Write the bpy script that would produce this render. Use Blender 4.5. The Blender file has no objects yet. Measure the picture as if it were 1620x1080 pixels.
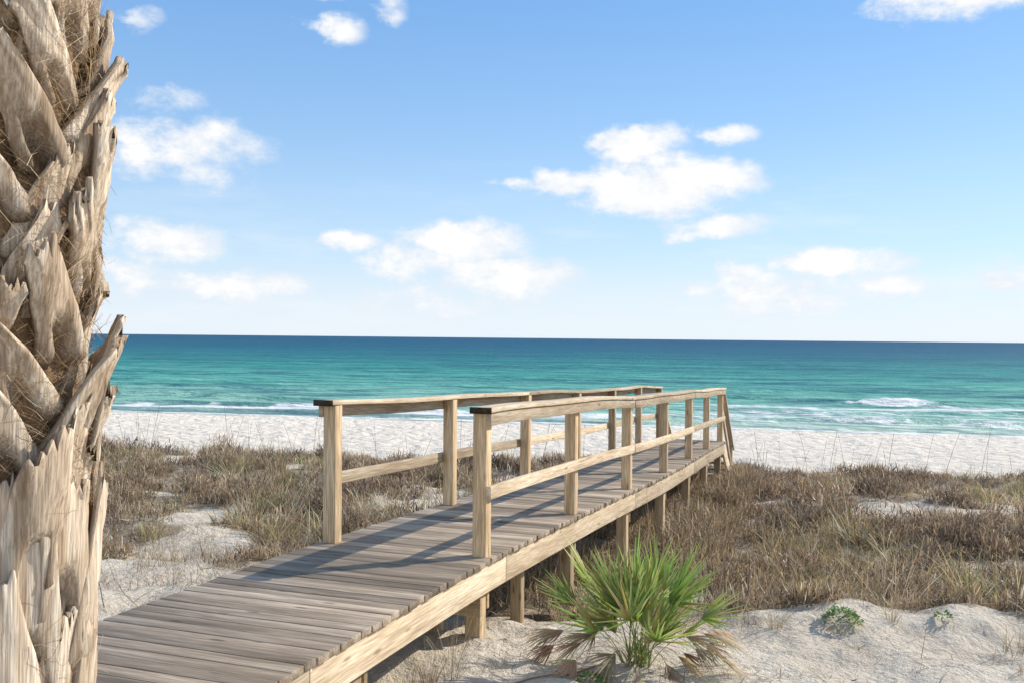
import bpy, math, random
import numpy as np
from mathutils import Matrix, Vector, Euler
random.seed(7); rng=np.random.default_rng(11)
SC=bpy.context.scene
COL=SC.collection
CAMZ=5.5; F=1500.0
SUN_AZ=math.radians(25.8)   # from +X towards +Y
SUN_EL=math.radians(33.5)

# ------------------------------------------------------------------ helpers
def vnoise(x,y,seed=0):
    x=np.asarray(x,float); y=np.asarray(y,float)
    xi=np.floor(x).astype(np.int64); yi=np.floor(y).astype(np.int64)
    fx=x-xi; fy=y-yi; fx=fx*fx*(3-2*fx); fy=fy*fy*(3-2*fy)
    def h(a,b):
        n=(a*374761393+b*668265263+seed*974634777)&0xffffffff
        n=((n^(n>>13))*1274126177)&0xffffffff
        n=n^(n>>16)
        return (n&0xffff)/65535.0
    return (h(xi,yi)*(1-fx)+h(xi+1,yi)*fx)*(1-fy)+(h(xi,yi+1)*(1-fx)+h(xi+1,yi+1)*fx)*fy
def fbm(x,y,seed=0,o=4):
    s=0;a=1;t=0
    for i in range(o):
        s=s+a*vnoise(x*2**i,y*2**i,seed+i*17);t+=a;a*=.5
    return s/t
def sstep(a,b,x):
    t=np.clip((x-a)/(b-a),0,1); return t*t*(3-2*t)

def new_obj(name,me,parent=None,mat=None):
    o=bpy.data.objects.new(name,me); COL.objects.link(o)
    if parent: o.parent=parent
    if mat and me: me.materials.append(mat)
    return o
def empty(name,loc,label,cat,group=None):
    o=bpy.data.objects.new(name,None); COL.objects.link(o); o.location=loc
    o["label"]=label; o["category"]=cat
    if group: o["group"]=group
    return o
def quads_mesh(name,V,Fq,smooth=False,attrs=None):
    me=bpy.data.meshes.new(name)
    n=len(V); m=len(Fq)
    me.vertices.add(n); me.vertices.foreach_set("co",np.asarray(V,np.float32).ravel())
    me.loops.add(m*4); me.loops.foreach_set("vertex_index",np.asarray(Fq,np.int32).ravel())
    me.polygons.add(m)
    me.polygons.foreach_set("loop_start",np.arange(0,4*m,4,dtype=np.int32))
    me.polygons.foreach_set("loop_total",np.full(m,4,dtype=np.int32))
    if smooth: me.polygons.foreach_set("use_smooth",np.ones(m,bool))
    me.update(calc_edges=True)
    for k,a in (attrs or {}).items():
        a=np.asarray(a,np.float32)
        if a.ndim==1:
            at=me.attributes.new(k,'FLOAT','POINT'); at.data.foreach_set("value",a)
        elif a.shape[1]==4:
            at=me.attributes.new(k,'FLOAT_COLOR','POINT'); at.data.foreach_set("color",a.ravel())
        else:
            at=me.attributes.new(k,'FLOAT_VECTOR','POINT'); at.data.foreach_set("vector",a.ravel())
    return me

class NT:
    def __init__(s,nt): s.nt=nt; s.N=nt.nodes; s.L=nt.links
    def n(s,t,**k):
        nd=s.N.new(t)
        for a,b in k.items(): setattr(nd,a,b)
        return nd
    def put(s,inp,v):
        if isinstance(v,bpy.types.NodeSocket): s.L.new(v,inp)
        elif v is not None: inp.default_value=v
    def m(s,op,a,b=None,c=None,clamp=False):
        nd=s.n('ShaderNodeMath',operation=op); nd.use_clamp=clamp
        for i,v in enumerate((a,b,c)):
            if v is not None: s.put(nd.inputs[i],v)
        return nd.outputs[0]
    def vm(s,op,a,b=None):
        nd=s.n('ShaderNodeVectorMath',operation=op)
        s.put(nd.inputs[0],a)
        if b is not None: s.put(nd.inputs[1],b)
        return nd.outputs['Value'] if op in('DOT_PRODUCT','LENGTH') else nd.outputs[0]
    def scale(s,v,f):
        nd=s.n('ShaderNodeVectorMath',operation='SCALE'); s.put(nd.inputs[0],v); s.put(nd.inputs['Scale'],f); return nd.outputs[0]
    def noise(s,vec,scale,detail=4,rough=.55,dist=0,col=False):
        nd=s.n('ShaderNodeTexNoise'); s.put(nd.inputs['Vector'],vec)
        nd.inputs['Scale'].default_value=scale; nd.inputs['Detail'].default_value=detail
        nd.inputs['Roughness'].default_value=rough; nd.inputs['Distortion'].default_value=dist
        return nd.outputs['Color'] if col else nd.outputs[0]
    def ramp(s,fac,stops,interp='LINEAR'):
        nd=s.n('ShaderNodeValToRGB'); s.put(nd.inputs[0],fac); r=nd.color_ramp; r.interpolation=interp
        while len(r.elements)<len(stops): r.elements.new(.5)
        for e,(p,c) in zip(r.elements,stops):
            e.position=p; e.color=(c[0],c[1],c[2],1) if not isinstance(c,(int,float)) else (c,c,c,1)
        return nd.outputs[0]
    def mix(s,f,a,b,mode='MIX'):
        nd=s.n('ShaderNodeMix',data_type='RGBA',blend_type=mode); s.put(nd.inputs[0],f)
        for i,v in ((6,a),(7,b)):
            if isinstance(v,(tuple,list)) and len(v)==3: v=(*v,1)
            s.put(nd.inputs[i],v)
        return nd.outputs[2]
    def smooth(s,x,a,b,lo=0.,hi=1.):
        nd=s.n('ShaderNodeMapRange',interpolation_type='SMOOTHSTEP'); s.put(nd.inputs[0],x)
        for i,v in zip((1,2,3,4),(a,b,lo,hi)): s.put(nd.inputs[i],v)
        return nd.outputs[0]
    def bump(s,h,strength=.5,dist=.01,nrm=None):
        nd=s.n('ShaderNodeBump'); s.put(nd.inputs['Height'],h)
        nd.inputs['Strength'].default_value=strength; nd.inputs['Distance'].default_value=dist
        if nrm is not None: s.put(nd.inputs['Normal'],nrm)
        return nd.outputs[0]
    def attr(s,name,out='Vector'):
        nd=s.n('ShaderNodeAttribute'); nd.attribute_name=name; return nd.outputs[out]
def material(name):
    m=bpy.data.materials.new(name); m.use_nodes=True; t=NT(m.node_tree)
    b=t.N['Principled BSDF']; return m,t,b

# ------------------------------------------------------------------ materials
def wood_mat(name,c_dark,c_mid,c_light,knots=True,rough=.75,fine_amt=.45,bmp=.45,tr=(.72,1.22)):
    m,t,b=material(name)
    g=t.attr('grain'); tint=t.attr('tint','Fac')
    v1=t.vm('MULTIPLY',g,(.8,24,24))
    warp=t.noise(t.vm('MULTIPLY',g,(1.2,4,4)),1.0,2,.5,col=True)
    v1=t.vm('ADD',v1,t.vm('MULTIPLY',warp,(0,2.5,2.5)))
    n1=t.noise(v1,1.0,5,.6)
    n2=t.noise(t.vm('MULTIPLY',g,(1.6,7,7)),1.0,3,.5)
    f=t.m('ADD',t.m('MULTIPLY',n1,.75),t.m('MULTIPLY',n2,.35))
    c=t.ramp(f,[(.36,c_dark),(.52,c_mid),(.70,c_light)])
    fine=t.noise(t.vm('MULTIPLY',g,(5,150,150)),1.0,3,.6)
    c=t.mix(t.smooth(fine,.38,.62,fine_amt,0.),c,tuple(x*.6 for x in c_dark))
    if knots:
        vo=t.n('ShaderNodeTexVoronoi'); t.put(vo.inputs['Vector'],t.vm('MULTIPLY',g,(2.3,9,9))); vo.inputs['Scale'].default_value=1
        k=t.smooth(vo.outputs['Distance'],.05,.15,.75,0.)
        c=t.mix(k,c,tuple(x*.5 for x in c_dark))
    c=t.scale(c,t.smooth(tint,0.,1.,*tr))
    t.L.new(c,b.inputs['Base Color']); b.inputs['Roughness'].default_value=rough
    b.inputs['Specular IOR Level'].default_value=.25
    h=t.m('ADD',t.m('MULTIPLY',n1,.6),t.m('MULTIPLY',fine,.5))
    t.L.new(t.bump(h,bmp,.005),b.inputs['Normal'])
    return m
M_DECK=wood_mat('weathered_deck_wood',(.19,.14,.095),(.35,.27,.195),(.54,.445,.34),tr=(.48,1.3))
M_PINE=wood_mat('pine_wood',(.38,.25,.13),(.63,.455,.275),(.79,.63,.42),fine_amt=.6)
M_RAIL=wood_mat('rail_wood',(.40,.29,.185),(.67,.525,.36),(.82,.70,.52),fine_amt=.5)
M_PILE=wood_mat('pile_wood',(.29,.19,.10),(.48,.35,.21),(.64,.50,.32))
M_CAPT=wood_mat('dark_end_wood',(.02,.015,.011),(.045,.033,.022),(.08,.06,.04),knots=False)
M_BOOT=wood_mat('palm_leaf_base',(.27,.18,.11),(.58,.455,.33),(.84,.745,.61),knots=False,rough=.85,fine_amt=.5,bmp=1.0,tr=(.28,1.15))

def blade_mat(name,trans=.3):
    m=bpy.data.materials.new(name); m.use_nodes=True; t=NT(m.node_tree); t.N.clear()
    c=t.attr('tintcol','Color')
    d=t.n('ShaderNodeBsdfDiffuse'); tr=t.n('ShaderNodeBsdfTranslucent'); gl=t.n('ShaderNodeBsdfGlossy')
    t.L.new(c,d.inputs[0]); t.L.new(c,tr.inputs[0]); gl.inputs['Roughness'].default_value=.45
    mx=t.n('ShaderNodeMixShader'); mx.inputs[0].default_value=trans
    t.L.new(d.outputs[0],mx.inputs[1]); t.L.new(tr.outputs[0],mx.inputs[2])
    m2=t.n('ShaderNodeMixShader'); m2.inputs[0].default_value=.05
    t.L.new(mx.outputs[0],m2.inputs[1]); t.L.new(gl.outputs[0],m2.inputs[2])
    o=t.n('ShaderNodeOutputMaterial'); t.L.new(m2.outputs[0],o.inputs[0])
    return m
M_GRASS=blade_mat('dry_grass',.35); M_LEAF=blade_mat('palm_leaf',.42)

def sand_mat():
    m,t,b=material('sand')
    pos=t.n('ShaderNodeNewGeometry').outputs['Position']
    veg=t.attr('veg','Fac'); wet=t.attr('wet','Fac'); bch=t.attr('beach','Fac')
    n1=t.noise(pos,1.3,5,.6); n2=t.noise(pos,14,5,.65); n3=t.noise(pos,90,3,.7)
    c=t.ramp(n1,[(.3,(.66,.565,.445)),(.7,(.84,.755,.63))])
    c=t.mix(bch,c,(.85,.755,.635))
    spk=t.smooth(n2,.53,.68,0,.75)
    c=t.mix(t.m('MULTIPLY',spk,t.m('ADD',t.m('MULTIPLY',veg,.8),t.m('MULTIPLY',t.m('SUBTRACT',1.,bch),t.smooth(n1,.4,.62,.25,.75)))),c,(.32,.225,.145))
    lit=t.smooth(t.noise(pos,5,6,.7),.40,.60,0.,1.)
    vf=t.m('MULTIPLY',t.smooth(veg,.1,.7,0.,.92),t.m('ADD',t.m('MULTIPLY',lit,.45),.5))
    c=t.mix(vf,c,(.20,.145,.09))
    c=t.mix(t.m('MULTIPLY',wet,.65),c,(.50,.43,.33))
    vo=t.n('ShaderNodeTexVoronoi',feature='SMOOTH_F1'); t.put(vo.inputs['Vector'],t.vm('ADD',pos,t.scale(t.noise(pos,1.5,2,.5,col=True),.5))); vo.inputs['Scale'].default_value=2.6
    t.L.new(c,b.inputs['Base Color'])
    t.L.new(t.smooth(wet,.3,1.,.9,.4),b.inputs['Roughness'])
    b.inputs['Specular IOR Level'].default_value=.15
    h=t.m('ADD',t.m('MULTIPLY',t.noise(pos,3.2,3,.5),.7),t.m('ADD',t.m('MULTIPLY',n2,.5),t.m('MULTIPLY',n3,.09)))
    h=t.m('ADD',h,t.m('MULTIPLY',t.m('MULTIPLY',vo.outputs['Distance'],.8),t.m('ADD',.4,t.m('MULTIPLY',bch,1.1))))
    t.L.new(t.bump(h,1.,.17),b.inputs['Normal'])
    return m
M_SAND=sand_mat()

# ------------------------------------------------------------------ terrain
QN=(.209,.978); QC=59.85
def qcoord(X,D): return QN[0]*X+QN[1]*D
QX=[-60,3,6.0,7.0,8.3,10,12,14,17,20,22.5,25,28,34,46,56,60,66,100,400]
QZ=[3.1,3.26,3.32,3.26,3.08,2.93,2.83,2.80,2.76,2.62,2.46,2.12,1.95,1.65,.95,.32,-.02,-.6,-3,-8]
def gz(X,D):
    X=np.asarray(X,float);D=np.asarray(D,float)
    q=qcoord(X,D); z=np.interp(q,QX,QZ)
    dune=1-sstep(22,28,q); sea=1-sstep(55,59,q)
    z=z+dune*((fbm(X/3.2,D/3.2,3)-.5)*(.50+.15*sstep(8,11,D))+(fbm(X/.8,D/.8,9,3)-.5)*.22)
    z=z+.24*np.exp(-(np.maximum(0,np.abs(X-4.4)-1.6)/1.1)**2-((D-7.55)/.62)**2)
    # small crusty broken edge on the bank
    sc=7.15+(fbm(X/.9,X*0+5,140,5)-.5)*.9
    z=z+.045*sstep(1.3,1.9,X)*(sstep(-.04,.06,D-sc)-1)*np.exp(-np.maximum(0,(sc-D))/.5)
    k=np.exp(-((X-.82)/.75)**2-((D-6.1)/.6)**2); z=z*(1-k)+3.385*k
    beach=(1-dune)*sea
    z=z+beach*((vnoise(X/.45,D/.45,21)-.5)*.11+(vnoise(X/1.1,D/1.1,22)-.5)*.10+(fbm(X/6,D/6,23)-.5)*.18)
    z=z+dune*((vnoise(X/.3,D/.3,31)-.5)*.06+(vnoise(X/.13,D/.13,32)-.5)*.035)
    s=(X+.2)*.340+(D-6.67)*.940; nn=-(X+.2)*.940+(D-6.67)*.340
    lim=3.974-.036*np.maximum(s,0)-.40
    on=(nn>-.4)&(nn<1.7)&(s<12.6)
    z=np.where(on,np.minimum(z,lim),z)
    return z
def veg(X,D):
    X=np.asarray(X,float);D=np.asarray(D,float)
    q=qcoord(X,D)
    n=fbm(X/1.5,D/1.5,51,4)
    v=sstep(.36,.50,n+.07)
    front=np.interp(X,[-12,-5,-3,-1.5,.6,1.5,2.3,4,8,14],[8.2,7.4,8.2,9.2,8.0,7.5,7.5,7.7,7.8,8.2])+(fbm(X/.7,D*0+1,55)-.5)*1.7
    v=v*sstep(-.3,.5,D-front)*(1-sstep(22.6,24.6,q+(n-.5)*4))
    for cx,cd,rx,rd in ((-3.7,11.2,.9,1.9),(-4.1,9.2,1.15,1.3),(-4.5,13.9,.5,1.3),(6.6,14.9,1.6,.8),(5.6,11.3,1.0,.45),(9.5,17,2,.7),(-8.,10.,.9,.8),(3.6,9.7,.5,.3)):
        r=((X-cx)/rx)**2+((D-cd)/rd)**2+(n-.5)*1.9
        v=v*sstep(.65,1.2,r)
    return v
def axis(parts):
    out=[parts[0][0]]
    for a,b,st in parts:
        k=max(1,int(round((b-a)/st))); out+=list(a+(b-a)*(np.arange(1,k+1)/k))
    return np.array(out)
xs=axis([(-900,-300,150),(-300,-80,30),(-80,-40,4),(-40,-14,.3),(-14,-7,.12),(-7,-1,.07),(-1,5.5,.045),(5.5,8,.07),(8,16,.12),(16,42,.3),(42,80,4),(80,300,30),(300,900,150)])
ds=axis([(-300,-40,50),(-40,-4,4),(-4,2.5,.5),(2.5,5,.1),(5,9,.045),(9,12,.07),(12,25,.115),(25,62,.22),(62,100,2),(100,400,50)])
GX,GD=np.meshgrid(xs,ds); nx,nd=len(xs),len(ds)
GZ=gz(GX,GD)
V=np.stack([GX.ravel(),GD.ravel(),GZ.ravel()],1)
idx=np.arange(nx*nd).reshape(nd,nx)
Fq=np.stack([idx[:-1,:-1],idx[:-1,1:],idx[1:,1:],idx[1:,:-1]],-1).reshape(-1,4)
qq=qcoord(GX,GD).ravel()
wet=sstep(54.5,58.5,qq+(fbm(GX.ravel()/5,GD.ravel()/5,77)-.5)*4)
me=quads_mesh('ground',V,Fq,True,{'veg':veg(GX,GD).ravel(),'wet':wet,'beach':sstep(22,27,qq)})
g=new_obj('ground',me,mat=M_SAND); g["kind"]="structure"

# ------------------------------------------------------------------ sea
def sea_mat():
    m,t,b=material('sea_water')
    pos=t.n('ShaderNodeNewGeometry').outputs['Position']
    q=t.m('SUBTRACT',t.vm('DOT_PRODUCT',pos,(QN[0],QN[1],0)),QC)     # distance offshore
    a=t.vm('DOT_PRODUCT',pos,(QN[1],-QN[0],0))                        # along the shore
    def aq(fa,fq_):
        cv=t.n('ShaderNodeCombineXYZ'); t.L.new(t.m('MULTIPLY',a,fa),cv.inputs[0]); t.L.new(t.m('MULTIPLY',q,fq_),cv.inputs[1]); return cv.outputs[0]
    nb=t.noise(aq(.018,.06),1.,5,.6)
    lg=t.m('LOGARITHM',t.m('MAXIMUM',t.m('ADD',q,1.),1.),10.)         # 0..4
    lg=t.m('ADD',t.m('MULTIPLY',lg,.25),t.m('MULTIPLY',t.m('SUBTRACT',nb,.5),.28))
    c=t.ramp(lg,[(.0,(.64,.67,.54)),(.18,(.50,.68,.55)),(.32,(.31,.61,.48)),(.43,(.14,.49,.39)),(.50,(.05,.36,.31)),(.57,(.022,.23,.25)),(.65,(.012,.13,.21)),(.78,(.010,.065,.155)),(1.,(.010,.05,.13))])
    w1=t.noise(aq(.16,.42),1.,6,.68)
    w2=t.noise(aq(.03,.10),1.,7,.7)
    w3=t.noise(aq(.006,.03),1.,7,.7)
    c=t.mix(t.smooth(w1,.46,.60,0.,.6),c,(.018,.16,.18))
    c=t.mix(t.smooth(w2,.50,.60,0.,.6),c,(.010,.11,.17))
    c=t.mix(t.smooth(w3,.50,.60,0.,.4),c,(.010,.06,.14))
    c=t.mix(t.smooth(w1,.32,.46,.5,0.),c,t.mix(t.smooth(q,60.,400.),(.40,.70,.58),(.05,.23,.32)))
    fw=t.m('MULTIPLY',t.m('SUBTRACT',t.noise(aq(.05,.05),1.,5,.6),.5),22.)
    fq=t.m('ADD',q,fw)
    fn=t.noise(aq(.30,.8),1.,8,.76)
    brk=t.smooth(t.noise(aq(.07,.02),1.,3,.5),.38,.58,.45,1.1)
    right=t.smooth(a,-11.,1.,.1,1.)
    def band(c0,w):
        return t.m('SUBTRACT',1.,t.m('MINIMUM',t.m('ABSOLUTE',t.m('DIVIDE',t.m('SUBTRACT',fq,c0),w)),1.))
    q1=t.m('ADD',q,t.m('MULTIPLY',t.m('SUBTRACT',t.noise(aq(.09,.0),1.,3,.5),.5),3.))
    edge=t.m('SUBTRACT',1.,t.m('MINIMUM',t.m('ABSOLUTE',t.m('DIVIDE',t.m('SUBTRACT',q1,.8),1.5)),1.))
    B=t.m('MAXIMUM',t.m('MULTIPLY',edge,1.),t.m('MULTIPLY',t.m('MULTIPLY',band(8.,3.6),1.15),brk))
    B=t.m('MAXIMUM',B,t.m('MULTIPLY',t.m('MULTIPLY',band(22.,6.),.85),right))
    B=t.m('MAXIMUM',B,t.m('MULTIPLY',t.m('POWER',t.m('MAXIMUM',band(11.,18.),0.),.4),t.m('MULTIPLY',right,.72)))
    ea=t.m('DIVIDE',t.m('SUBTRACT',a,15.),6.); eq=t.m('DIVIDE',t.m('SUBTRACT',q,26.),2.)
    patch=t.m('SUBTRACT',1.,t.m('SQRT',t.m('ADD',t.m('MULTIPLY',ea,ea),t.m('MULTIPLY',eq,eq))))
    B=t.m('MAXIMUM',B,t.m('MULTIPLY',t.m('MAXIMUM',patch,0.),1.5))
    cap=t.m('MULTIPLY',t.smooth(t.noise(aq(.12,.4),1.,9,.78),.65,.71),t.smooth(q,15.,40.))
    foam=t.smooth(t.m('ADD',t.m('MULTIPLY',B,.60),t.m('MULTIPLY',fn,1.0)),.84,1.0)
    foam=t.m('MAXIMUM',foam,t.m('MULTIPLY',cap,.55))
    c=t.mix(foam,c,(.95,.94,.91))
    t.L.new(c,b.inputs['Base Color'])
    b.inputs['Roughness'].default_value=.5; b.inputs['IOR'].default_value=1.33
    b.inputs['Specular IOR Level'].default_value=.15
    hh=t.m('ADD',t.noise(aq(.35,1.),.9,5,.6),t.m('MULTIPLY',w1,1.5))
    t.L.new(t.bump(hh,1.,1.2),b.inputs['Normal'])
    return m
M_SEA=sea_mat()
xa=axis([(-20000,-2000,6000),(-2000,-200,300),(-200,-60,20),(-60,60,.6),(60,200,20),(200,2000,300),(2000,20000,6000)])
qa=axis([(-6,0,1.),(0,40,.3),(40,120,1.2),(120,400,14),(400,2000,200),(2000,30000,7000)])
A,Q=np.meshgrid(xa,qa)
zz=.0*A
for q0,w,h,sd in ((2.0,.9,.13,1),(7.5,.9,.38,2),(17,1.3,.48,3),(30,2.,.36,4),(46,3,.32,5),(66,4,.3,6)):
    c0=q0-(fbm(A*.05,A*0+.3,200+sd)-.5)*9
    amp=h*(.2+1.1*vnoise(A*.07,A*0,60+sd))
    dq=(Q-c0)/w
    zz=zz+amp*np.exp(-dq**2*np.where(dq<0,2.2,.5))
zz=zz+.6*np.exp(-((A-15)/5)**2-((Q-26.5)/1.2)**2)*(.6+.8*vnoise(A/.8,Q/.8,5))
zz=zz*(1-sstep(200,300,np.abs(A)))+.0
SX=A*QN[1]+(Q+QC)*QN[0]; SY=-A*QN[0]+(Q+QC)*QN[1]
V=np.stack([SX.ravel(),SY.ravel(),zz.ravel()],1)
idx=np.arange(A.size).reshape(A.shape)
Fq=np.stack([idx[:-1,:-1],idx[:-1,1:],idx[1:,1:],idx[1:,:-1]],-1).reshape(-1,4)
me=quads_mesh('sea_water',V,Fq,True); o=new_obj('sea_water',me,mat=M_SEA); o["kind"]="structure"

# ------------------------------------------------------------------ boardwalk
U=Vector((.340,.940,0)).normalized(); NL=Vector((-U.y,U.x,0)); P0=Vector((-.2,6.67,0))
SP=2.095; W=1.2
def deckz(s):
    sp_=math.log(1+math.exp(1.2*(s+.3)))/1.2 if s<20 else s
    dr=1.512+.0360*sp_+.006*min(0,s+3)**2*.6
    return CAMZ-dr+.008*math.sin((s-1)*.9)*min(1,max(0,s/3))
def bulge(s): return -.09*math.sin(math.pi*min(max(s,0),12.57)/12.57)**1.2 if 0<s<12.57 else 0
def P(s,n,z): return P0+U*s+NL*(n+bulge(s))+Vector((0,0,z))
class Boxes:
    def __init__(s): s.V=[];s.F=[];s.G=[];s.T=[]
    def sweep(s,cs,rt,up,w,h,tint=None,axis_len=None):
        tint=random.random() if tint is None else tint
        off=Vector((random.uniform(0,50),random.uniform(0,50),random.uniform(0,50)))
        L=0;b=len(s.V);k=len(cs)
        for i,c in enumerate(cs):
            if i: L+=(cs[i]-cs[i-1]).length
            for a,bq in ((-.5,-.5),(.5,-.5),(.5,.5),(-.5,.5)):
                s.V.append(c+rt*(a*w)+up*(bq*h))
                s.G.append(off+Vector((L,a*w,bq*h))); s.T.append(tint)
        for i in range(k-1):
            q=b+i*4
            for j in range(4):
                s.F.append((q+j,q+(j+1)%4,q+4+(j+1)%4,q+4+j))
        s.F.append((b+3,b+2,b+1,b)); e=b+(k-1)*4; s.F.append((e,e+1,e+2,e+3))
    def mesh(s,name):
        me=quads_mesh(name,np.array([tuple(v) for v in s.V]),np.array(s.F),False,
            {'grain':np.array([tuple(v) for v in s.G]),'tint':np.array(s.T)})
        import bmesh
        bm=bmesh.new(); bm.from_mesh(me); bmesh.ops.recalc_face_normals(bm,faces=bm.faces); bm.to_mesh(me); bm.free()
        return me
def bevel(o,w=.004,seg=2):
    md=o.modifiers.new('bevel','BEVEL'); md.width=w; md.segments=seg; md.limit_method='ANGLE'; md.angle_limit=math.radians(50)
UP=Vector((0,0,1))
BW=empty('boardwalk',P(0,.6,3.2),'weathered wooden beach boardwalk with pine railings over the dunes','boardwalk')
def child(name,me,mat,bv=.004,label=None):
    o=new_obj(name,me,BW,mat); o.matrix_parent_inverse=Matrix.Translation(-BW.location)
    if bv: bevel(o,bv)
    if label: o['label']=label
    return o
S0,S1=-6.2,12.75; NR,NLf=-.085,W+.085
bx=Boxes(); s=S0; pitch=.108
while s<S1:
    z=deckz(s+.05)-.019
    e0=NR-random.uniform(0,.014); e1=NLf+random.uniform(0,.014)
    zj=random.uniform(-.003,.003)
    sk=random.uniform(-.002,.002)
    bx.sweep([P(s+.05+sk,e0,z+zj),P(s+.05,(e0+e1)/2,z+zj+random.uniform(-.001,.001)),P(s+.05-sk,e1,z+zj)],U,UP,.1022,.038,tint=min(1,max(0,random.gauss(.5,.28))))
    s+=pitch
child('deck',bx.mesh('deck'),M_DECK,.004)
def stringer(n,segs,name='side_beam'):
    bx=Boxes()
    for a,b in segs:
        k=max(2,int((b-a)/.35)); cs=[]
        for i in range(k+1):
            q=a+.004+(b-a-.008)*i/k; cs.append(P(q,n,deckz(q)-.040-.0975))
        bx.sweep(cs,NL,UP,.038,.195)
    return child(name,bx.mesh(name),M_RAIL,.003)
stringer(NR+.032,[(-6.2,-2.35),(-2.35,.30),(.30,4.3),(4.3,8.5),(8.5,12.75)])
stringer(NLf-.032,[(-6.2,-1.2),(-1.2,2.4),(2.4,6.6),(6.6,12.75)])
stringer(.6,[(-6.2,12.75)],'joist')
def wav(s,side):
    return .010*math.sin(s*1.1+side*2.1)+.006*math.sin(s*2.3+1+side)
RH=1.05
def post(s,n,top,bot,sz=.1,name='railing_post',mat=M_PINE,tilt=0):
    bx=Boxes(); tx=random.uniform(-.006,.006); 
    bx.sweep([P(s,n,bot),P(s+tx,n+tilt,(top+bot)/2),P(s+tx*2,n+tilt*2,top)],U,NL,sz,sz)
    me=bx.mesh(name); return child(name,me,mat,.005)
for side,n in ((0,0.),(1,W)):
    for i in range(7):
        s=i*SP; dz=deckz(s)
        post(s,n,dz+RH-.04+wav(s,side),dz-.0,sz=.102)
    out=-1 if side==0 else 1
    def line(a,b,nn,dzf,st=.22,wv=1.):
        k=int((b-a)/st); return [P(a+(b-a)*i/k,nn,deckz(a+(b-a)*i/k)+dzf+wv*wav(a+(b-a)*i/k,side)) for i in range(k+1)]
    bx=Boxes()
    joints=[-.10,4.19,8.38,6*SP+.10]
    for a,b in zip(joints[:-1],joints[1:]):
        bx.sweep(line(a+.002,b-.002,n+out*.025,RH-.019),NL,UP,.155,.034)
    child('handrail',bx.mesh('handrail'),M_RAIL,.004)
    bx=Boxes()
    for a,b in zip(joints[:-1],joints[1:]):
        bx.sweep(line(a+.035,b-.002,n+out*.0705,RH-.038-.046),NL,UP,.036,.088,tint=.1)
    child('upper_rail',bx.mesh('upper_rail'),M_RAIL,.003)
    bx=Boxes()
    for a,b in zip(joints[:-1],joints[1:]):
        bx.sweep(line(a+.04,b-.002,n+out*.0705,.455,wv=.3),NL,UP,.036,.09)
    child('middle_rail',bx.mesh('middle_rail'),M_RAIL,.003)
    bx=Boxes(); c=P(-.103,n+out*.025,deckz(-.1)+RH-.021+wav(-.1,side)); bx.sweep([c-U*.008,c+U*.003],NL,UP,.160,.045,tint=.5)
    child('rail_end',bx.mesh('rail_end'),M_CAPT,.0)
def gnd(x,y): return float(gz(np.array([x]),np.array([y]))[0])
for i in range(-3,7):
    s=i*SP if i>=0 else i*SP+.3
    for n in (.045,W-.045):
        p=P(s,n,0); zb=gnd(p.x,p.y)-.5
        post(s+(.0 if i!=1 else .03),n,deckz(s)-.245,zb,sz=.115,name='support_pile',mat=M_PILE)
    bx=Boxes(); bx.sweep([P(s+.085,-.02,deckz(s)-.315),P(s+.085,W+.02,deckz(s)-.315)],U,UP,.038,.14)
    child('cross_beam',bx.mesh('cross_beam'),M_PILE,.003)
for s,n in ((.02,.36),(1.0,.10)):
    p=P(s,n,0); post(s,n,deckz(s)-.245,gnd(p.x,p.y)-.5,sz=.09,name='support_pile',mat=M_PILE)
bx=Boxes(); bx.sweep([P(-.075,-.03,deckz(0)-.335),P(-.075,.5,deckz(0)-.335)],U,UP,.038,.14); child('cross_beam',bx.mesh('cross_beam'),M_PILE,.003)
bx=Boxes(); sz0=deckz(12.75)
for k in range(6):
    ss=12.90+k*.28; zz_=sz0-.17*(k+1)
    bx.sweep([P(ss,-.02,zz_),P(ss,W+.02,zz_)],U,UP,.27,.038)
child('stair_treads',bx.mesh('stair_treads'),M_DECK,.004)
bx=Boxes()
for n in (-.03,W+.03):
    a=P(12.78,n,sz0-.12); b=P(14.5,n,sz0-.12-1.05)
    bx.sweep([a,b],NL,(b-a).normalized().cross(NL).normalized(),.038,.24)
child('stair_beam',bx.mesh('stair_beam'),M_RAIL,.003)
bx=Boxes()
for n in (-.03,W+.03):
    a=P(6*SP+.11,n,deckz(12.57)+RH-.03); b=P(14.3,n,deckz(12.57)+RH-.03-1.35)
    bx.sweep([a,b],NL,(b-a).normalized().cross(NL).normalized(),.09,.045)
    a2=a-UP*.5;b2=b-UP*.5
    bx.sweep([a2,b2],NL,(b-a).normalized().cross(NL).normalized(),.038,.09)
child('stair_handrail',bx.mesh('stair_handrail'),M_RAIL,.003)
for n in (0.,W):
    s_=14.2; post(s_,n,deckz(12.57)+RH-.03-1.29,2.0,name='stair_post')

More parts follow.
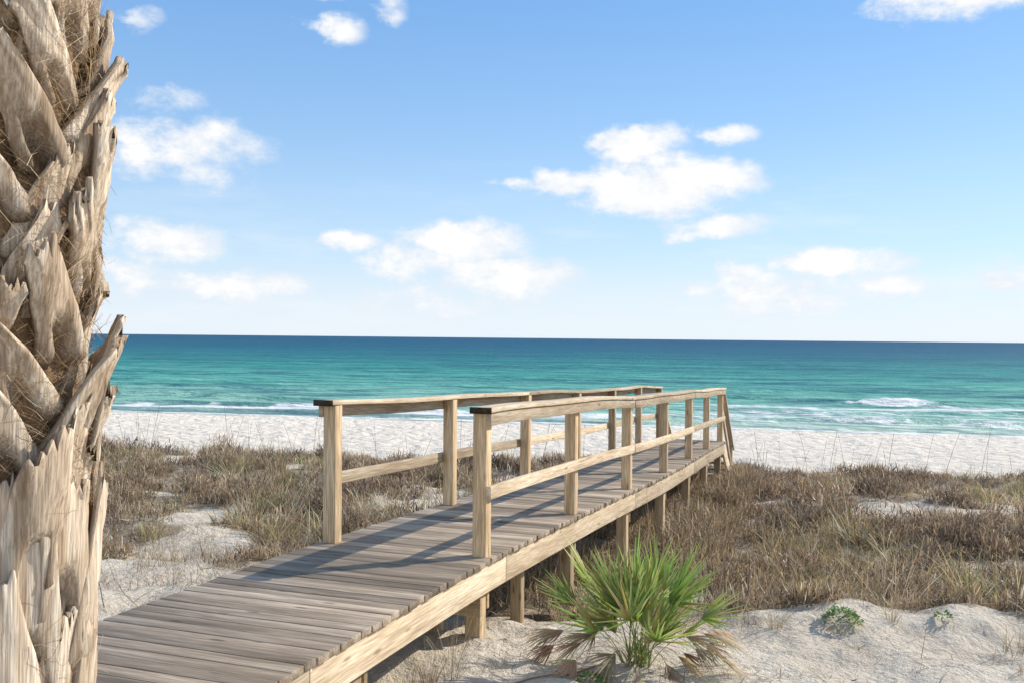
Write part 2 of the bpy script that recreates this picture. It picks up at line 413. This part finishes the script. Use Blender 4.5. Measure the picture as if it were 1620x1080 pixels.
# ------------------------------------------------------------------ blades builder
def blades(root,az,lean0,lean1,L,w,col,levels=4,tipw=.15,colvar=None):
    n=len(L); ts=np.linspace(0,1,levels)
    V=np.zeros((n,levels,2,3)); C=np.zeros((n,levels,2,4))
    face=rng.uniform(0,np.pi,n)
    sx,sy=np.cos(face),np.sin(face)
    pos=root.copy(); prev=0
    for k,t in enumerate(ts):
        if k:
            le=lean0+(lean1-lean0)*t; dt=(t-prev)*L
            pos=pos+np.stack([np.cos(az)*np.sin(le)*dt,np.sin(az)*np.sin(le)*dt,np.cos(le)*dt],1); prev=t
        ww=w*(1-(1-tipw)*t**1.5)*.5
        for j,sg in ((0,-1),(1,1)):
            V[:,k,j]=pos+np.stack([sx*ww*sg,sy*ww*sg,0*ww],1)
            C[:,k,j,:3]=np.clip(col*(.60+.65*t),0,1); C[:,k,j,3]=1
    base=(np.arange(n)*levels*2)[:,None]
    Fs=[]
    for k in range(levels-1):
        a=base+k*2; Fs.append(np.concatenate([a,a+1,a+3,a+2],1))
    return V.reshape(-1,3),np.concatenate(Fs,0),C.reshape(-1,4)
def joinb(name,parts,mat,parent=None):
    Vs=[];Fs=[];Cs=[];o=0
    for v,f,c in parts: Vs.append(v);Fs.append(f+o);Cs.append(c);o+=len(v)
    me=quads_mesh(name,np.concatenate(Vs),np.concatenate(Fs),False,{'tintcol':np.concatenate(Cs)})
    return new_obj(name,me,parent,mat)
def underdeck(X,D):
    s=(X+.2)*.340+(D-6.67)*.940; nn=-(X+.2)*.940+(D-6.67)*.340
    return (nn>-.12)&(nn<1.35)&(s<13)
def far(X,D): return 1-.35*sstep(15,21,qcoord(X,D))
def clump_field(ncl,xr,dr,nb,hr,rad,palette,lean,wid,vmin=.3,zone=None,densfall=True):
    X=rng.uniform(*xr,ncl*5); D=rng.uniform(*dr,ncl*5)
    ok=(np.abs(X)<D*.62+1.2)&~underdeck(X,D)
    v=veg(X,D); ok&=(rng.random(len(X))<v)&(v>vmin)
    zn=fbm(X/1.5,D/1.5,300,3)
    if zone is not None: ok&=rng.random(len(X))<sstep(.46,.58,zn if zone>0 else 1-zn)*.93+.07
    if densfall: ok&=rng.random(len(X))<np.clip(13/D,.35,1)
    X=X[ok][:ncl];D=D[ok][:ncl]; n=len(X)
    H=rng.uniform(*hr,n)*(.15+1.5*sstep(.35,.68,fbm(X/.9,D/.9,91,3)))*far(X,D); pal=np.array(palette); ci=rng.integers(0,len(pal),n)
    N=np.repeat(np.arange(n),nb); m=len(N)
    r=rad*np.sqrt(rng.random(m)); th=rng.uniform(0,2*np.pi,m)
    rx=X[N]+r*np.cos(th); ry=D[N]+r*np.sin(th)
    rz=gz(rx,ry)-.02
    az=th+rng.normal(0,.9,m)
    l0=np.abs(rng.normal(0,lean[0],m)); l1=l0+np.abs(rng.normal(lean[1],lean[2],m))
    L=H[N]*rng.uniform(.45,1.25,m)
    w=rng.uniform(wid[0],wid[1],m)*(1+ry/22)
    cv=rng.uniform(.5,1.35,n)
    col=pal[ci[N]]*cv[N][:,None]*rng.uniform(.5,1.45,(m,1))*rng.uniform(.93,1.07,(m,3))
    return blades(np.stack([rx,ry,rz],1),az,l0,l1,L,w,np.clip(col,0,1))
TAN=[(.64,.48,.27),(.50,.37,.205),(.78,.63,.41),(.42,.295,.165),(.46,.38,.19)]
BRN=[(.31,.21,.125),(.41,.29,.18),(.21,.14,.09),(.57,.45,.32),(.36,.27,.185)]
OLV=[(.32,.31,.13),(.42,.37,.17),(.52,.43,.23)]
p=[]
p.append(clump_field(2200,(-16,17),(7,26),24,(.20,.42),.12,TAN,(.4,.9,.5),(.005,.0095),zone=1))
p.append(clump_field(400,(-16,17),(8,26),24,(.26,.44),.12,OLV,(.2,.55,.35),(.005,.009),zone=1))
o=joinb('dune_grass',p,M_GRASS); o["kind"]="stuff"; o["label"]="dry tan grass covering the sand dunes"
def scrub(ncl,xr,dr,nb,rr,hh,pal,LL=(.07,.24),cr=(.5,1.3),vth=.3):
    X=rng.uniform(*xr,ncl*5); D=rng.uniform(*dr,ncl*5)
    v=veg(X,D); zn=fbm(X/1.5,D/1.5,300,3)
    ok=(np.abs(X)<D*.62+1.2)&(v>vth)&(rng.random(len(X))<sstep(.36,.54,1-zn)*.85+.15)&~underdeck(X,D)
    X=X[ok][:ncl];D=D[ok][:ncl];n=len(X)
    R_=rng.uniform(*rr,n);H_=rng.uniform(*hh,n)*(.3+1.3*fbm(X,D,92,3))*far(X,D)
    N=np.repeat(np.arange(n),nb);m=len(N)
    th=rng.uniform(0,2*np.pi,m); ph=np.arccos(rng.uniform(0,1,m)); rad=rng.uniform(.1,.9,m)**.7
    rx=X[N]+R_[N]*np.sin(ph)*np.cos(th)*rad; ry=D[N]+R_[N]*np.sin(ph)*np.sin(th)*rad
    rz=gz(rx,ry)+H_[N]*np.cos(ph)*rad*.8
    az=th+rng.normal(0,1.1,m); l0=np.abs(rng.normal(.7,.6,m)); l1=l0+rng.normal(.2,1.0,m)
    L=rng.uniform(*LL,m); w=rng.uniform(.004,.013,m)*(1+ry/20)
    pal=np.array(pal); cv=rng.uniform(*cr,n)
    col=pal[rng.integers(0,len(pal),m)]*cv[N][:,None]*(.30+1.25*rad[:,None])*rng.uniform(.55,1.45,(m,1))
    return blades(np.stack([rx,ry,rz],1),az,l0,l1,L,w,np.clip(col,0,1))
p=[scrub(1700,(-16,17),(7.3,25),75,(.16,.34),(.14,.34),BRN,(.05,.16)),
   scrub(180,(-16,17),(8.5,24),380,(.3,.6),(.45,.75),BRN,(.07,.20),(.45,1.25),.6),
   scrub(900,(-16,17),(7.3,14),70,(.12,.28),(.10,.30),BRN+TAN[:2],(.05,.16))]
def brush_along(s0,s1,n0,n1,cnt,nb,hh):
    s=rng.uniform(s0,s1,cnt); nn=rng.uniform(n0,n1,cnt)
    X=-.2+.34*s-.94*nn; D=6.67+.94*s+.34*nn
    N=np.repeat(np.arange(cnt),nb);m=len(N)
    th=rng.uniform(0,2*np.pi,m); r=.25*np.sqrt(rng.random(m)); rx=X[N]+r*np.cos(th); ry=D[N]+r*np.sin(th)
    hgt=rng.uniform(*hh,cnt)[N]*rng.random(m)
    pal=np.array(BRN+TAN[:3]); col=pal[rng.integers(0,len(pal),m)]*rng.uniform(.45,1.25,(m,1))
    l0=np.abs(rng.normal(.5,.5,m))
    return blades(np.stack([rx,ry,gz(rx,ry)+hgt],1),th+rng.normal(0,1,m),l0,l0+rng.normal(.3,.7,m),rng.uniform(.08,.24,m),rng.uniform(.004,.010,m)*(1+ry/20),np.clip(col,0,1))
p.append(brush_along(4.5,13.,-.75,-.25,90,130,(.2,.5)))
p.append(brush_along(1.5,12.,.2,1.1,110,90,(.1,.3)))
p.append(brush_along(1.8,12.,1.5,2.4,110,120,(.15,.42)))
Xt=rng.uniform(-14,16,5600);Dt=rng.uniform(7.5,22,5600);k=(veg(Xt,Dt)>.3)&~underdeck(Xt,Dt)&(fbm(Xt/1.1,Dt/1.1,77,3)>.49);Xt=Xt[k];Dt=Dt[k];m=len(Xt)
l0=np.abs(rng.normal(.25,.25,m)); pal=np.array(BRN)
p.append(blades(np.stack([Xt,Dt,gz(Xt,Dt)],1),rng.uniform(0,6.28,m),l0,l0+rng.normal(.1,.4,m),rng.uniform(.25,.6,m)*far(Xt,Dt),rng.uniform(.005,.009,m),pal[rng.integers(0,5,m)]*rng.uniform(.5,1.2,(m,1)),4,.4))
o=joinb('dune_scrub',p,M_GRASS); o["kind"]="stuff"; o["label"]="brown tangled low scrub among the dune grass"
def scatter(n,xr,dr,h,pal,lean,wid,cond=None,thr=.47):
    X=rng.uniform(*xr,n);D=rng.uniform(*dr,n)
    k=fbm(X/.8,D/.8,120,3)>thr
    if cond is not None: k&=cond(X,D)
    X=X[k];D=D[k];m=len(X)
    pal=np.array(pal); col=pal[rng.integers(0,len(pal),m)]*rng.uniform(.5,1.2,(m,1))
    l0=np.abs(rng.normal(lean[0],lean[1],m))
    return blades(np.stack([X,D,gz(X,D)+.008],1),rng.uniform(0,6.28,m),l0,l0+rng.uniform(-.1,.6,m),rng.uniform(*h,m),rng.uniform(*wid,m),col)
sd=lambda X,D:(((X+.2)*.94-(D-6.67)*.34)>.2)|(((X+.2)*.94-(D-6.67)*.34)<-1.45)
p=[scatter(34000,(-9,8),(5,13),(.02,.13),BRN+TAN,(1.4,.18),(.002,.006),sd,.42),
   scatter(2000,(-6,7),(5.3,9),(.12,.5),BRN,(1.42,.14),(.004,.009),sd,.38),
   scatter(11000,(-6.5,-1),(7.3,12.5),(.06,.26),TAN+BRN,(.6,.4),(.003,.005),sd,.43),
   scatter(9000,(1.0,7),(6.6,8.6),(.05,.28),TAN+BRN,(.9,.45),(.003,.006),sd,.47)]
o=joinb('plant_litter',p,M_GRASS); o["kind"]="stuff"; o["label"]="dry twigs and stray blades on bare sand"
X=rng.uniform(-15,17,900);D=rng.uniform(10,26,900);k=(veg(X,D)>.2)&(np.abs(X)<D*.6)&~underdeck(X,D)&(fbm(X/2,D/2,410,2)>.45)
X=X[k];D=D[k];m=len(X)
l0=np.abs(rng.normal(0,.09,m))
col=np.tile(np.array([[.32,.235,.14]]),(m,1))*rng.uniform(.6,1.2,(m,1))
p=[blades(np.stack([X,D,gz(X,D)],1),rng.uniform(0,6.28,m),l0,l0+rng.uniform(.1,.5,m),rng.uniform(.5,1.3,m),np.full(m,.009),col,5,.6)]
o=joinb('sea_oat_stalks',p,M_GRASS); o["kind"]="stuff"; o["label"]="thin tall dry stalks rising from dune grass"

def tuft(x,y,n,h,pal,label,name='grass_tuft',lean=(.2,.5),w=(.002,.004)):
    m=n; pal=np.array(pal); col=pal[rng.integers(0,len(pal),m)]*rng.uniform(.6,1.3,(m,1))
    th=rng.uniform(0,6.28,m); r=.05*np.sqrt(rng.random(m))
    z=gnd(x,y)
    l0=np.abs(rng.normal(0,lean[0],m))
    b=blades(np.stack([r*np.cos(th),r*np.sin(th),np.full(m,-.02)],1),th,l0,l0+np.abs(rng.normal(lean[1],.3,m)),rng.uniform(.35,1,m)*h,rng.uniform(*w,m),col,5)
    o=joinb(name,[b],M_GRASS); o.location=(x,y,z)
    o["label"]=label; o["category"]="grass"; o["group"]="tufts of dune grass"
for (px,py,n,h) in ((-.50,5.9,45,.38),(-.36,5.95,30,.75),(-.62,5.72,40,.3),(-.05,6.1,25,.25),(1.5,6.7,40,.22),(2.0,7.1,60,.3),(2.9,7.2,50,.25),(3.4,6.2,30,.14),(-3.0,8.0,60,.28),(-3.9,8.6,60,.3),(-2.6,8.7,60,.25),(-2.1,9.1,60,.3),(.9,7.7,60,.3),(.4,7.4,40,.3)):
    tuft(px,py,n,h,TAN,'dry tan grass tuft growing from pale sand')
def weed(x,y,rad,hh,n,label):
    z=gnd(x,y); Vs=[];Fs=[];Cs=[]
    for i in range(n):
        th=random.uniform(0,6.283); r=rad*math.sqrt(random.random()); c=Vector((r*math.cos(th),r*math.sin(th),.01+hh*(1-(r/rad)**2)*random.uniform(.5,1)))
        ll=random.uniform(.02,.045); ww=ll*random.uniform(.4,.6); a=th+random.uniform(-1,1); up=random.uniform(.1,1.0)
        d=Vector((math.cos(a)*math.cos(up),math.sin(a)*math.cos(up),math.sin(up))); sdv_=d.cross(Vector((0,0,1))).normalized()
        col=random.choice([(.16,.28,.06),(.24,.38,.09),(.11,.20,.05)]); b=len(Vs)
        for t_,w_ in ((0,.15),(.35,1),(.75,.8),(1,.1)):
            q=c+d*(ll*t_)+Vector((0,0,-.008*t_*t_)); Vs.append(q-sdv_*ww*.5*w_); Vs.append(q+sdv_*ww*.5*w_)
            k_=random.uniform(.85,1.15); Cs+= [[x_*k_ for x_ in col]+[1]]*2
        for k in range(3): Fs.append((b+2*k,b+2*k+1,b+2*k+3,b+2*k+2))
    o=new_obj('beach_weed',quads_mesh('beach_weed',np.array([tuple(v) for v in Vs]),np.array(Fs),False,{'tintcol':np.array(Cs)}),None,M_LEAF)
    o.location=(x,y,z); o['label']=label; o['category']='plant'; o['group']='small green beach weeds'
weed(2.50,7.12,.14,.10,330,'round leafy green weed on a pale sand bank')
weed(3.30,7.2,.06,.05,70,'tiny green weed among dry litter on sand')
weed(.50,5.80,.08,.06,110,'low green weed on pale sand near driftwood')

# ------------------------------------------------------------------ fan palm
FX,FY=.82,6.13; FZ=gnd(FX,FY)
FP=empty('fan_palm',(FX,FY,FZ),'small green fan palm with brown drooping dead fronds in sand','palm')
def frond(az,lean,pl,fr,nl,spread,col,dead=False,wm=.0105):
    Vs=[];Fs=[];Cs=[]
    def strip(pts,ws,side,c0,c1,fold=0,nrm=None):
        b=len(Vs);k=len(pts)
        for i,(p_,w_) in enumerate(zip(pts,ws)):
            t=i/(k-1); c=[c0[j]+(c1[j]-c0[j])*t for j in range(3)]+[1]
            Vs.append(p_-side*w_); Vs.append(p_+(nrm*fold*w_ if nrm is not None else Vector((0,0,0)))); Vs.append(p_+side*w_); Cs.extend([c,[x*.8 for x in c[:3]]+[1],c])
        for i in range(k-1):
            q=b+i*3; Fs.append((q,q+1,q+4,q+3)); Fs.append((q+1,q+2,q+5,q+4))
    h=Vector((math.cos(az),math.sin(az),0)); side=Vector((-h.y,h.x,0))
    p_=Vector((random.uniform(-.09,.09),random.uniform(-.09,.09),.0)); pts=[p_.copy()]; K=7
    for i in range(K):
        le=lean*(.45+.75*(i+1)/K)+ (.9*((i+1)/K)**2 if dead else 0)
        d=(h*math.sin(le)+UP*math.cos(le)); p_=p_+d*(pl/K); pts.append(p_.copy())
    pc=(.26,.34,.10) if not dead else (.42,.30,.17)
    strip(pts,[.007]*3+[.004]*(K-2),side,pc,pc,.6,d.cross(side))
    tip=pts[-1]; ax=d.normalized(); nr=ax.cross(side).normalized()
    tw=random.uniform(-1.1,1.1); side=(side*math.cos(tw)+nr*math.sin(tw)); nr=ax.cross(side).normalized()
    for j in range(nl):
        a=(-.5+j/(nl-1))*spread+random.uniform(-.04,.04); l=fr*(1-.30*abs(a/(spread/2))**2)*random.uniform(.75,1.12)
        dr=(ax*math.cos(a)+side*math.sin(a)+nr*(.25*math.cos(a*1.3)-.1)+Vector((random.uniform(-.05,.05),random.uniform(-.05,.05),random.uniform(-.03,.05)))).normalized()
        sd_=dr.cross(nr).normalized()
        droop=random.uniform(.0,.12) if not dead else random.uniform(.2,1.0)
        c=[x*random.uniform(.7,1.3) for x in col]; 
        c1=[min(1,x*1.2+.04) for x in c] if random.random()<.72 else [.62,.54,.26]
        lp=[];K2=6;q=tip.copy();dd=dr.copy()
        for i in range(K2+1):
            lp.append(q.copy()); dd=(dd+Vector((random.uniform(-.03,.03),random.uniform(-.03,.03),-droop/K2*(i/K2)*2))).normalized(); q=q+dd*(l/K2)
            fl=gnd(FX+q.x,FY+q.y)-FZ+.01
            if q.z<fl: q.z=fl
        wj=wm if not dead else .0045
        strip(lp,[.003,wj*.9,wj,wj*.8,wj*.6,wj*.35,.0008],sd_,c,c1,.9*(1 if j%2 else -1),nr)
    me=quads_mesh('frond',np.array([tuple(v) for v in Vs]),np.array(Fs),False,{'tintcol':np.array(Cs)})
    o=new_obj('frond',me,FP,M_LEAF)
    if dead: o['label']='brown dried drooping frond'
random.seed(29)
greens=[(.28,.38,.06),(.36,.46,.09),(.19,.29,.05),(.48,.52,.14)]
for i in range(30):
    az=i*2.399+.4; f_=(i/30); lean=.05+.95*f_
    frond(az,lean,random.uniform(.22,.62)*(1-.25*f_),random.uniform(.32,.45),random.randint(10,15),random.uniform(1.0,2.0),random.choice(greens),wm=.0095)
for az,lean in ((.1,.85),(3.1,.8),(-.3,.95),(3.5,.7),(.2,.6),(3.0,.55),(-.2,.7)):
    frond(az,lean,random.uniform(.42,.58),.36,14,1.8,random.choice(greens),wm=.0095)
for az,lean,pl in ((3.0,1.0,.46),(3.5,1.15,.5),(3.3,.9,.6),(4.2,1.2,.35),(5.2,1.15,.38),(5.9,1.05,.55),(.1,1.0,.70),(-.35,1.1,.58),(-.1,.85,.52),(2.9,1.0,.62),(.2,1.1,.55),(3.2,.85,.45),(-.15,.95,.7),(3.9,.8,.3),(.0,1.1,.45),(3.05,1.15,.55),(-.5,.75,.5),(3.6,.75,.5),(4.6,1.0,.3),(5.5,1.0,.35)):
    frond(az,lean,pl,random.uniform(.20,.32),18,random.uniform(.9,1.9),random.choice([(.50,.36,.22),(.60,.47,.31),(.36,.24,.14)]),True)

bx=Boxes(); pts=[]
for i in range(25):
    t=i/24; x=-.28+.95*t; y=5.45+.75*t+.07*math.sin(t*6); pts.append(Vector((x,y,gnd(x,y)+.012)))
bx.sweep(pts,Vector((.6,-.7,0)).normalized(),UP,.009,.009)
M_TWIG=wood_mat('twig_bark',(.22,.12,.07),(.36,.21,.13),(.5,.33,.21),knots=False)
o=new_obj('fallen_branch',bx.mesh('fallen_branch'),None,M_TWIG); o["label"]="thin reddish brown fallen branch lying on sand"; o["category"]="branch"

# ------------------------------------------------------------------ palm tree
PX,PY=-1.205,2.2; PZ=gnd(PX,PY)
PT=empty('palm_tree',(PX,PY,PZ),'palm trunk covered in pale jagged cut leaf bases','tree')
HT=7.25-PZ
def core_mat():
    m,t,b=material('palm_core')
    pos=t.n('ShaderNodeNewGeometry').outputs['Position']
    n=t.noise(t.vm('MULTIPLY',pos,(60,60,14)),1,5,.6)
    t.L.new(t.ramp(n,[(.3,(.12,.07,.035)),(.55,(.30,.19,.10)),(.75,(.48,.34,.20))]),b.inputs['Base Color']); b.inputs['Roughness'].default_value=.95
    t.L.new(t.bump(n,.9,.02),b.inputs['Normal']); return m
nz,na=120,40; R=.182
zc=np.linspace(-.3,HT,nz); aa=np.arange(na)*2*np.pi/na
ZZ,AA=np.meshgrid(zc,aa,indexing='ij')
RR=R+.015*(fbm(AA*3,ZZ*6,5)-.5)
V=np.stack([(RR*np.cos(AA)).ravel(),(RR*np.sin(AA)).ravel(),ZZ.ravel()],1)
idx=np.arange(nz*na).reshape(nz,na); nxt=np.roll(idx,-1,1)
Fq=np.stack([idx[:-1],nxt[:-1],nxt[1:],idx[1:]],-1).reshape(-1,4)
new_obj('trunk',quads_mesh('trunk',V,Fq,True),PT,core_mat())
random.seed(5)
zmid0,zmid1=CAMZ-PZ-1.12,CAMZ-PZ+.95
zsm=CAMZ-PZ-.42      # below this height the old leaf bases are worn flat
def boot(phi,zb,k):
    low=1-float(sstep(zsm-.12,zsm+.12,np.array(zb)))
    nu,nv=15,18; L=random.uniform(.21,.29)*(1+.65*low); w0=random.uniform(.15,.20)*(1+.15*low); w1=random.uniform(.055,.08)*(1+.6*low)
    side=1 if k%2 else -1
    skew=side*random.uniform(.06,.17)*(1-.6*low); outw=random.uniform(.030,.075)*(1-.72*low); cut=random.uniform(-1,1); sd=random.randint(0,9999)
    th=random.uniform(.015,.024); lift=random.uniform(.0,.032); chan=random.choice((-1,1))*random.uniform(.003,.010)
    U_=np.linspace(-1,1,nu)[None,:]; V_=np.linspace(0,1,nv)[:,None]
    uu=U_+0*V_; vv=V_+0*U_
    jag=np.array([random.uniform(-.5,.5) for _ in range(nu)])[None,:]
    w=w0*(1-vv)**1.2+w1*(1-(1-vv)**1.2)
    w=w*(1+.18*(fbm(vv*5,uu*0+sd%97,sd,2)-.5))
    x=uu*w*.5+skew*(vv-.35)+.008*(fbm(vv*3,uu*0+3,sd+5,2)-.5)
    z=-L*.42+L*vv+vv**5*(cut*uu*.050+jag*.048)
    y=lift+outw*vv**1.6+.012+chan*(1-uu*uu)
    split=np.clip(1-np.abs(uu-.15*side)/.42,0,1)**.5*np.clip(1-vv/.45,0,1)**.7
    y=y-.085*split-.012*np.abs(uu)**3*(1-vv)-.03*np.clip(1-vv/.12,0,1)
    y=y+(fbm(uu*1.5+sd%89,vv*4,sd,3)-.5)*.016
    Vt=[];G=[];T=[];tint=random.uniform(.15,1.)
    for layer in (0,1):
        yy=y-(th*(1-.25*np.abs(uu)) if layer else 0)
        rr=R+yy; an=phi+x/(R+.05)
        Vt.append(np.stack([rr*np.cos(an),rr*np.sin(an),zb+z],-1).reshape(-1,3))
        G.append(np.stack([z+sd*.01,x*1.2+sd%61,yy+.3*layer],-1).reshape(-1,3))
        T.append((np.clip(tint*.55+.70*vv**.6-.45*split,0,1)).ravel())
    n1=nu*nv; Fs=[]
    for v in range(nv-1):
        for u in range(nu-1):
            a=v*nu+u; Fs.append((a,a+1,a+nu+1,a+nu)); b=a+n1; Fs.append((b,b+nu,b+nu+1,b+1))
    for v in range(nv-1):
        for u in (0,nu-1):
            a=v*nu+u; q=(a,a+nu,a+nu+n1,a+n1); Fs.append(q if u==0 else q[::-1])
    for u in range(nu-1):
        for v in (0,nv-1):
            a=v*nu+u; q=(a,a+n1,a+1+n1,a+1); Fs.append(q if v==0 else q[::-1])
    return np.concatenate(Vt),np.array(Fs),np.concatenate(G),np.concatenate(T)
dzb=.0165; i=0; rest=[]; nvis=0
while True:
    zb=.02+i*dzb
    if zb>HT-.1: break
    phi=i*math.radians(137.508)+random.uniform(-.12,.12)
    r_=boot(phi,zb,i)
    if zmid0<zb<zmid1 and nvis<98 and math.cos(phi+math.radians(60))>-.3:
        nvis+=1
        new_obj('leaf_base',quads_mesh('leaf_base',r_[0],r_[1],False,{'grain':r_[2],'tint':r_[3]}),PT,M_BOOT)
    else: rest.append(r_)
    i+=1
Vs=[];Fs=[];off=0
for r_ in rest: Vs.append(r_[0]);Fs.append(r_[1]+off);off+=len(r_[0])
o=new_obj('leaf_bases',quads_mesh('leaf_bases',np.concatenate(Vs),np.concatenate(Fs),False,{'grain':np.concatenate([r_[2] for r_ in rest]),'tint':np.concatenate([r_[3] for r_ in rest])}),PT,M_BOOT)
o['kind']='stuff'
m=48000
an=rng.uniform(0,6.283,m); zf=rng.uniform(0,HT,m); rf=R+rng.uniform(-.005,.05,m)
root=np.stack([rf*np.cos(an),rf*np.sin(an),zf],1)
keep=(fbm(an*2.2,zf*5,44,2)>.42)&((zf>zsm)|(rng.random(m)<.25))
root=root[keep];an=an[keep];m=len(an)
col=np.array([(.54,.37,.21),(.74,.57,.37),(.36,.23,.12)])[rng.integers(0,3,m)]*rng.uniform(.6,1.3,(m,1))
sgn=np.where(rng.random(m)<.5,1,-1)
f=blades(root,an+sgn*rng.normal(1.55,.2,m),rng.uniform(.3,2.2,m),rng.uniform(.5,2.6,m),rng.uniform(.04,.11,m),np.full(m,.0016),np.clip(col,0,1),4,.6)
o=joinb('palm_fibre',[f],M_GRASS,PT); o["kind"]="stuff"

# ------------------------------------------------------------------ world
w=bpy.data.worlds.new("World"); SC.world=w; w.use_nodes=True; t=NT(w.node_tree)
bg=t.N['Background']; STR=.15; bg.inputs[1].default_value=STR
sky=t.n('ShaderNodeTexSky'); sky.sky_type='NISHITA'; sky.sun_disc=False
sky.sun_elevation=SUN_EL; sky.sun_rotation=math.pi/2-SUN_AZ
sky.air_density=1.0; sky.dust_density=.3; sky.ozone_density=2.0; sky.altitude=0
d=t.n('ShaderNodeTexCoord').outputs['Generated']
sp=t.n('ShaderNodeSeparateXYZ'); t.L.new(d,sp.inputs[0])
az=t.m('ARCTAN2',sp.outputs[0],sp.outputs[1]); el=t.m('ARCSINE',sp.outputs[2])
cv=t.n('ShaderNodeCombineXYZ'); t.L.new(az,cv.inputs[0]); t.L.new(t.m('MULTIPLY',el,1.5),cv.inputs[1]); pv=cv.outputs[0]
n1=t.noise(pv,11,6,.6,col=True); s1=t.n('ShaderNodeSeparateXYZ'); t.L.new(n1,s1.inputs[0])
az2=t.m('ADD',az,t.m('MULTIPLY',t.m('SUBTRACT',s1.outputs[0],.5),.065))
el2=t.m('ADD',el,t.m('MULTIPLY',t.m('SUBTRACT',s1.outputs[1],.5),.040))
clouds=[(525,62,46,22,.9),(500,14,34,15,.6),(612,34,32,18,.55),(1520,12,130,34,1.),(295,243,110,50,.75),(268,162,40,20,.35),(225,52,28,13,.4),
(265,382,98,34,.95),(370,450,118,24,.75),(1005,230,86,30,1.),(1132,213,54,20,.95),(1040,293,155,50,1.1),(900,290,70,24,.85),(815,292,44,15,.75),(1135,362,80,22,.95),
(565,385,40,20,.9),(730,385,118,36,1.05),(800,440,128,40,1.),(650,415,95,30,.8),(1325,418,114,24,1.),(1410,457,52,18,.85),(1240,465,190,30,.7),(1165,440,42,22,.75),(1605,435,48,22,.7),(230,440,85,28,.5),(690,480,145,22,.45)]
mx=None
for cx,cy,rx,ry,st in clouds:
    a0=math.atan((cx-810)/F); e0=((534+(cx-810)*.0097)-cy)/F*math.cos(a0)
    dx=t.m('MULTIPLY',t.m('SUBTRACT',az2,a0),F/rx); dy=t.m('MULTIPLY',t.m('SUBTRACT',el2,e0),F/ry)
    r=t.m('ADD',t.m('MULTIPLY',dx,dx),t.m('MULTIPLY',dy,dy))
    bl=t.m('MULTIPLY',t.m('SUBTRACT',1.15,r),st)
    mx=bl if mx is None else t.m('MAXIMUM',mx,bl)
n2=t.noise(pv,22,9,.62)
dens=t.m('ADD',t.m('MULTIPLY',t.m('MAXIMUM',mx,-1.5),.55),t.m('MULTIPLY',t.m('SUBTRACT',n2,.5),1.7))
mask=t.smooth(dens,-.10,.56)
# unseen bright cloud added behind the camera to lift and neutralise fill light
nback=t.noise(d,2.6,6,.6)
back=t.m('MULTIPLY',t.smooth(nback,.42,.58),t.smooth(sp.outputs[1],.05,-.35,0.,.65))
cs=t.n('ShaderNodeCombineXYZ'); t.L.new(t.m('MULTIPLY',az,5.),cs.inputs[0]); t.L.new(t.m('MULTIPLY',el,26.),cs.inputs[1])
streak=t.m('MULTIPLY',t.smooth(t.noise(cs.outputs[0],1.,6,.6),.48,.75,0.,.5),t.smooth(el,.22,.03))
shade=t.smooth(t.m('ADD',dens,t.m('MULTIPLY',t.m('SUBTRACT',t.noise(pv,16,5,.55),.5),1.2)),.05,.75)
ccol=t.mix(shade,(.84/STR,.89/STR,.96/STR),(1.04/STR,1.03/STR,1.01/STR))
base=t.vm('MULTIPLY',sky.outputs[0],(.82,1.03,1.16))
even=t.mix(t.smooth(el,-.05,.42),(.60/STR,.80/STR,1.0/STR),(.20/STR,.45/STR,.88/STR))
base=t.mix(.65,base,even)
haze=t.smooth(el,-.02,.22,.5,0.)
base=t.mix(haze,base,(.76/STR,.87/STR,1.0/STR))
base=t.mix(t.smooth(el,0.,.10,.65,0.),base,(.91/STR,.95/STR,1.0/STR))
base=t.mix(streak,base,(.93/STR,.96/STR,1./STR))
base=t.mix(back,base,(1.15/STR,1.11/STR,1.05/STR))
fin=t.mix(t.m('MULTIPLY',mask,.97),base,ccol)
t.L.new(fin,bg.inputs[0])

# sun
l=bpy.data.lights.new('sun','SUN'); l.energy=5.0; l.angle=math.radians(.5); l.color=(1,.91,.77)
so=bpy.data.objects.new('sun',l); COL.objects.link(so)
sdv=Vector((math.cos(SUN_AZ)*math.cos(SUN_EL),math.sin(SUN_AZ)*math.cos(SUN_EL),math.sin(SUN_EL)))
so.rotation_euler=sdv.to_track_quat('Z','Y').to_euler(); so.location=(20,10,30)
# camera
cd=bpy.data.cameras.new('camera'); cam=bpy.data.objects.new('camera',cd); COL.objects.link(cam)
cd.sensor_width=36; cd.lens=36*F/1620; cd.clip_end=60000; cd.clip_start=.05
cam.matrix_world=Matrix.Translation((0,0,CAMZ))@Matrix.Rotation(math.radians(90-.23),4,'X')@Matrix.Rotation(.0097,4,'Z')
SC.camera=cam
SC.view_settings.view_transform='Standard'; SC.view_settings.look='None'; SC.view_settings.exposure=0
